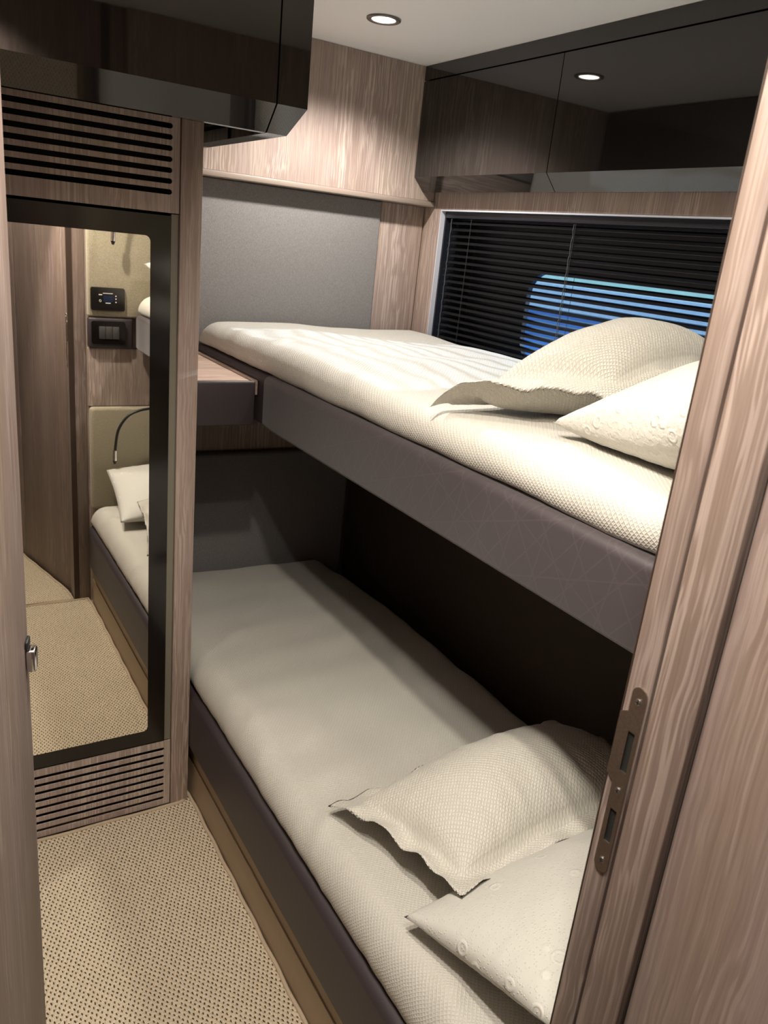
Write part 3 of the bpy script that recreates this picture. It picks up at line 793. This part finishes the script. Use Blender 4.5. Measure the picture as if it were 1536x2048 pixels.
# ---------------------------------------------------------------- pillows
def pillow(corners, T, mat, label, flange=0.0, seed=0.0, floor=None, droop=None, ruffle=0.010, pinch=0.08, n=84, ex=0.62, rf=20, arch=0.0):
    """corners A(left far) B(left near) C(right near) D(right far), each x,y,z of the seam"""
    A, B, Cc, D = [Vector(c) for c in corners]
    bm = bmesh.new(); uvl = bm.loops.layers.uv.new('UVMap')
    W = ((D-A).length+(Cc-B).length)/2; Hh = ((B-A).length+(Cc-D).length)/2
    nrm = (D-A).cross(B-A); nrm = nrm if nrm.z > 0 else -nrm; nrm.normalize()
    fu, fv = flange/W, flange/Hh
    nu, nv = n, int(n*0.75)
    def base(u, v_):
        # edges bow inwards so the corners read as points
        bu = pinch*Hh*math.sin(PI*v_)*(1-2*u)*abs(1-2*u)**0.6*0.5
        bv = pinch*W*0.6*math.sin(PI*u)*(1-2*v_)*abs(1-2*v_)**0.6*0.5
        P = (A*(1-u)+D*u)*(1-v_) + (B*(1-u)+Cc*u)*v_
        du = (D-A)*(1-v_)+(Cc-B)*v_; dv = (B-A)*(1-u)+(Cc-D)*u
        return P + du.normalized()*bu + dv.normalized()*bv
    def thick(u, v_):
        a = (u-fu)/(1-2*fu); c = (v_-fv)/(1-2*fv)
        if a <= 0 or a >= 1 or c <= 0 or c >= 1: return 0.0
        return (math.sin(PI*a)**ex)*(math.sin(PI*c)**ex)
    grids = []
    for side in (1, -1):
        g = []
        for j in range(nv+1):
            row = []
            for i in range(nu+1):
                # denser near the rim
                u = 0.5-0.5*math.cos(PI*i/nu)*(0.75) - 0.125*math.cos(PI*i/nu)*0 if False else i/nu
                v_ = j/nv
                P = base(u, v_); tk = thick(u, v_)
                edge = min(u*W, (1-u)*W, v_*Hh, (1-v_)*Hh)
                s_al = (u*W*9 + v_*Hh*9)
                z = side*T*0.5*tk
                P = P + Vector((0, 0, arch*((math.sin(PI*v_)**0.8)*(1-u)**1.5*0.9 + (math.sin(PI*min(1, u*1.4))**0.8)*v_**1.5*0.75 if u < 0.714 else 0)))
                # puckers running in from the rim
                ed = math.exp(-max(0, edge-flange)/0.045)
                wr = (noise.noise(Vector((u*W*55+seed, v_*Hh*12, seed))) * (1 if min(v_, 1-v_)*Hh < min(u, 1-u)*W else 0) +
                      noise.noise(Vector((u*W*12+seed, v_*Hh*55, seed))) * (0 if min(v_, 1-v_)*Hh < min(u, 1-u)*W else 1))
                z += side*tk*0.55*wr*0.017*ed*(1.4 if flange else 0.9)
                z += side*tk*0.006*fbm(u*W*7+seed, v_*Hh*7, seed)
                if flange and edge < flange*1.3:
                    k = max(0.0, min(1.0, 1-edge/(flange*1.2)))
                    z += ruffle*k*(noise.noise(Vector((u*W*rf+seed, v_*Hh*rf, seed+4)))*1.5+0.12*noise.noise(Vector((u*W*40+seed, v_*Hh*40, seed+9))))
                thin = 0.0012*side if 0 < i < nu and 0 < j < nv else 0.0
                Q = P + nrm*(z+thin)
                if side == -1 and droop is None: pass
                if floor is not None:
                    fl = floor(Q.x, Q.y) if callable(floor) else floor
                    lim = fl + (0.0015 if side == -1 else 0.0035)
                    if Q.z < lim: Q.z = lim
                row.append(bm.verts.new(Q))
            g.append(row)
        grids.append(g)
    for g, side in zip(grids, (1, -1)):
        for j in range(nv):
            for i in range(nu):
                q = [g[j][i], g[j][i+1], g[j+1][i+1], g[j+1][i]]; idx = [(i, j), (i+1, j), (i+1, j+1), (i, j+1)]
                if side == 1: q.reverse(); idx.reverse()
                f = bm.faces.new(q)
                for lp, (ii, jj) in zip(f.loops, idx): lp[uvl].uv = (ii/nu*W+seed, jj/nv*Hh)
    bmesh.ops.remove_doubles(bm, verts=bm.verts, dist=0.00025)
    bmesh.ops.recalc_face_normals(bm, faces=bm.faces)
    o = link_bm('pillow', bm, mat, None, smooth=True)
    return tag(o, label, 'pillow')
pillow([(0.775, 1.105, 1.226), (1.015, 0.905, 1.285), (1.50, 0.88, 1.350), (1.50, 1.30, 1.305)], 0.200, M['sheet_pillow'],
       'quilted cream pillow with a crumpled flat border, leaning on the upper bunk by the blind', 0.050, 2.2, 1.2465, ruffle=0.034, rf=10, arch=0.058, pinch=0.05, ex=0.44)
pillow([(0.893, 0.925, 1.262), (0.795, 0.475, 1.355), (1.46, 0.470, 1.375), (1.50, 0.80, 1.290)], 0.225, M['emb'],
       'smooth embossed cream pillow in front of the quilted one on the upper bunk', 0.0, 4.7, 1.2465, pinch=0.05, ex=0.5)
pillow([(0.632, 0.800, 0.470), (0.655, 0.470, 0.570), (1.27, 0.470, 0.59), (1.27, 0.80, 0.49)], 0.155, M['emb2'],
       'smooth dotted cream pillow lying on the lower bunk nearest the door', 0.0, 8.1, 0.441, pinch=0.05, ex=0.5)
def p4floor(x, y):
    if y < 0.80 and x > 0.64: return 0.441 + 0.105*min(1, (0.80-y)/0.09)**0.6*min(1, (x-0.64)/0.06)
    return 0.441
pillow([(0.645, 1.105, 0.472), (0.703, 0.748, 0.522), (1.285, 0.765, 0.560), (1.245, 1.095, 0.505)], 0.235, M['sheet_pillow'],
       'quilted cream pillow with a ruffled flat border on the lower bunk', 0.040, 6.4, p4floor, ruffle=0.024, rf=16, ex=0.5)

# ---------------------------------------------------------------- near end fittings (seen in the mirror)
def wall_plate(name, x0, x1, z0, z1, y, label, cat):
    th = thing(name, ((x0+x1)/2, y, z0), label, cat)
    return th
th = wall_plate('thermostat', 0.612, 0.734, 1.177, 1.260, 0.4375, 'black thermostat with a small blue screen on the beige pad, seen in the mirror', 'thermostat')
bm = bmesh.new(); add_prism(bm, rrect(0.612, 0.734, 1.177, 1.260, 0.008), 'y', 0.4375, 0.4465); link_bm('face_plate', bm, M['black'], th)
bm = bmesh.new(); add_prism(bm, rrect(0.637, 0.711, 1.187, 1.248, 0.003), 'y', 0.4466, 0.4485); link_bm('control_module', bm, M['black'], th)
box('screen', 0.656, 0.692, 0.4486, 0.4492, 1.209, 1.231, M['screen_off'], th)
bm = bmesh.new()
# mirrored left-right when viewed from the aisle mirror: right-hand column of buttons is at larger X in the reflection
for z in (1.231, 1.221, 1.209): add_cyl(bm, (0.701, 0.4486, z), (0.701, 0.4491, z), 0.0022, 10)
add_box(bm, 0.640, 0.652, 0.4486, 0.4491, 1.2325, 1.2355)
add_box(bm, 0.655, 0.690, 0.4486, 0.4491, 1.2385, 1.2405)
add_box(bm, 0.664, 0.682, 0.4486, 0.4491, 1.2035, 1.206)
link_bm('button_marks', bm, M['mark'], th)
bm = bmesh.new(); pw = [(0.645+0.0035*math.cos(a), 0.4488, 1.212+0.0035*math.sin(a)) for a in [2*PI*i/16 for i in range(17)]]
add_tube(bm, pw, 0.0006, 5, False); link_bm('power_mark', bm, M['mark'], th)
th = wall_plate('switch_plate', 0.613, 0.735, 1.053, 1.142, 0.4415, 'black switch plate with grey rockers on the mauve panel, seen in the mirror', 'switch')
bm = bmesh.new(); add_prism(bm, rrect(0.613, 0.735, 1.055, 1.139, 0.008), 'y', 0.4415, 0.4500); link_bm('face_plate', bm, M['black'], th)
for k in range(3):
    box('rocker', 0.639+0.0245*k, 0.6625+0.0245*k, 0.4501, 0.4528, 1.074, 1.120, M['rocker'], th, 0.0012)
def reading_lamp(label, mx, mz, pts, head):
    y = 0.4440 if mz < 1 else 0.4375
    th = thing('reading_lamp', (mx, y, mz), label, 'reading lamp', 'flexible reading lamps at the pillow ends')
    cyl('wall_mount', (mx, 0.4225 if mz < 1 else y, mz), (mx, y+0.012, mz), 0.016, M['chrome'], th)
    cyl('mount_collar', (mx, y+0.012, mz), (mx, y+0.034, mz), 0.0065, M['chrome'], th)
    pth = spline(pts, 8)
    bm = bmesh.new(); add_tube(bm, pth, 0.0052, 10); link_bm('flexible_neck', bm, M['rubber'], th, smooth=True)
    a, b_ = Vector(pth[-1]), Vector(head)
    cyl('lamp_head', a, b_, 0.0085, M['chrome'], th)
    cyl('lamp_tip', b_, b_+(b_-a)*0.35, 0.0085, M['rubber'], th, r1=0.004)
reading_lamp('chrome and black gooseneck reading lamp over the lower bunk pillow, seen in the mirror', 0.845, 0.822,
             [(0.845, 0.4780, 0.822), (0.82, 0.4950, 0.819), (0.775, 0.5000, 0.812), (0.730, 0.5000, 0.790), (0.695, 0.4970, 0.735), (0.683, 0.4950, 0.655)], (0.682, 0.4950, 0.615))
reading_lamp('chrome reading lamp head hanging over the thermostat, seen in the mirror', 0.845, 1.640,
             [(0.845, 0.4710, 1.640), (0.82, 0.4900, 1.638), (0.775, 0.4950, 1.630), (0.730, 0.4950, 1.608), (0.695, 0.4930, 1.540), (0.684, 0.4910, 1.462)], (0.683, 0.4900, 1.426))
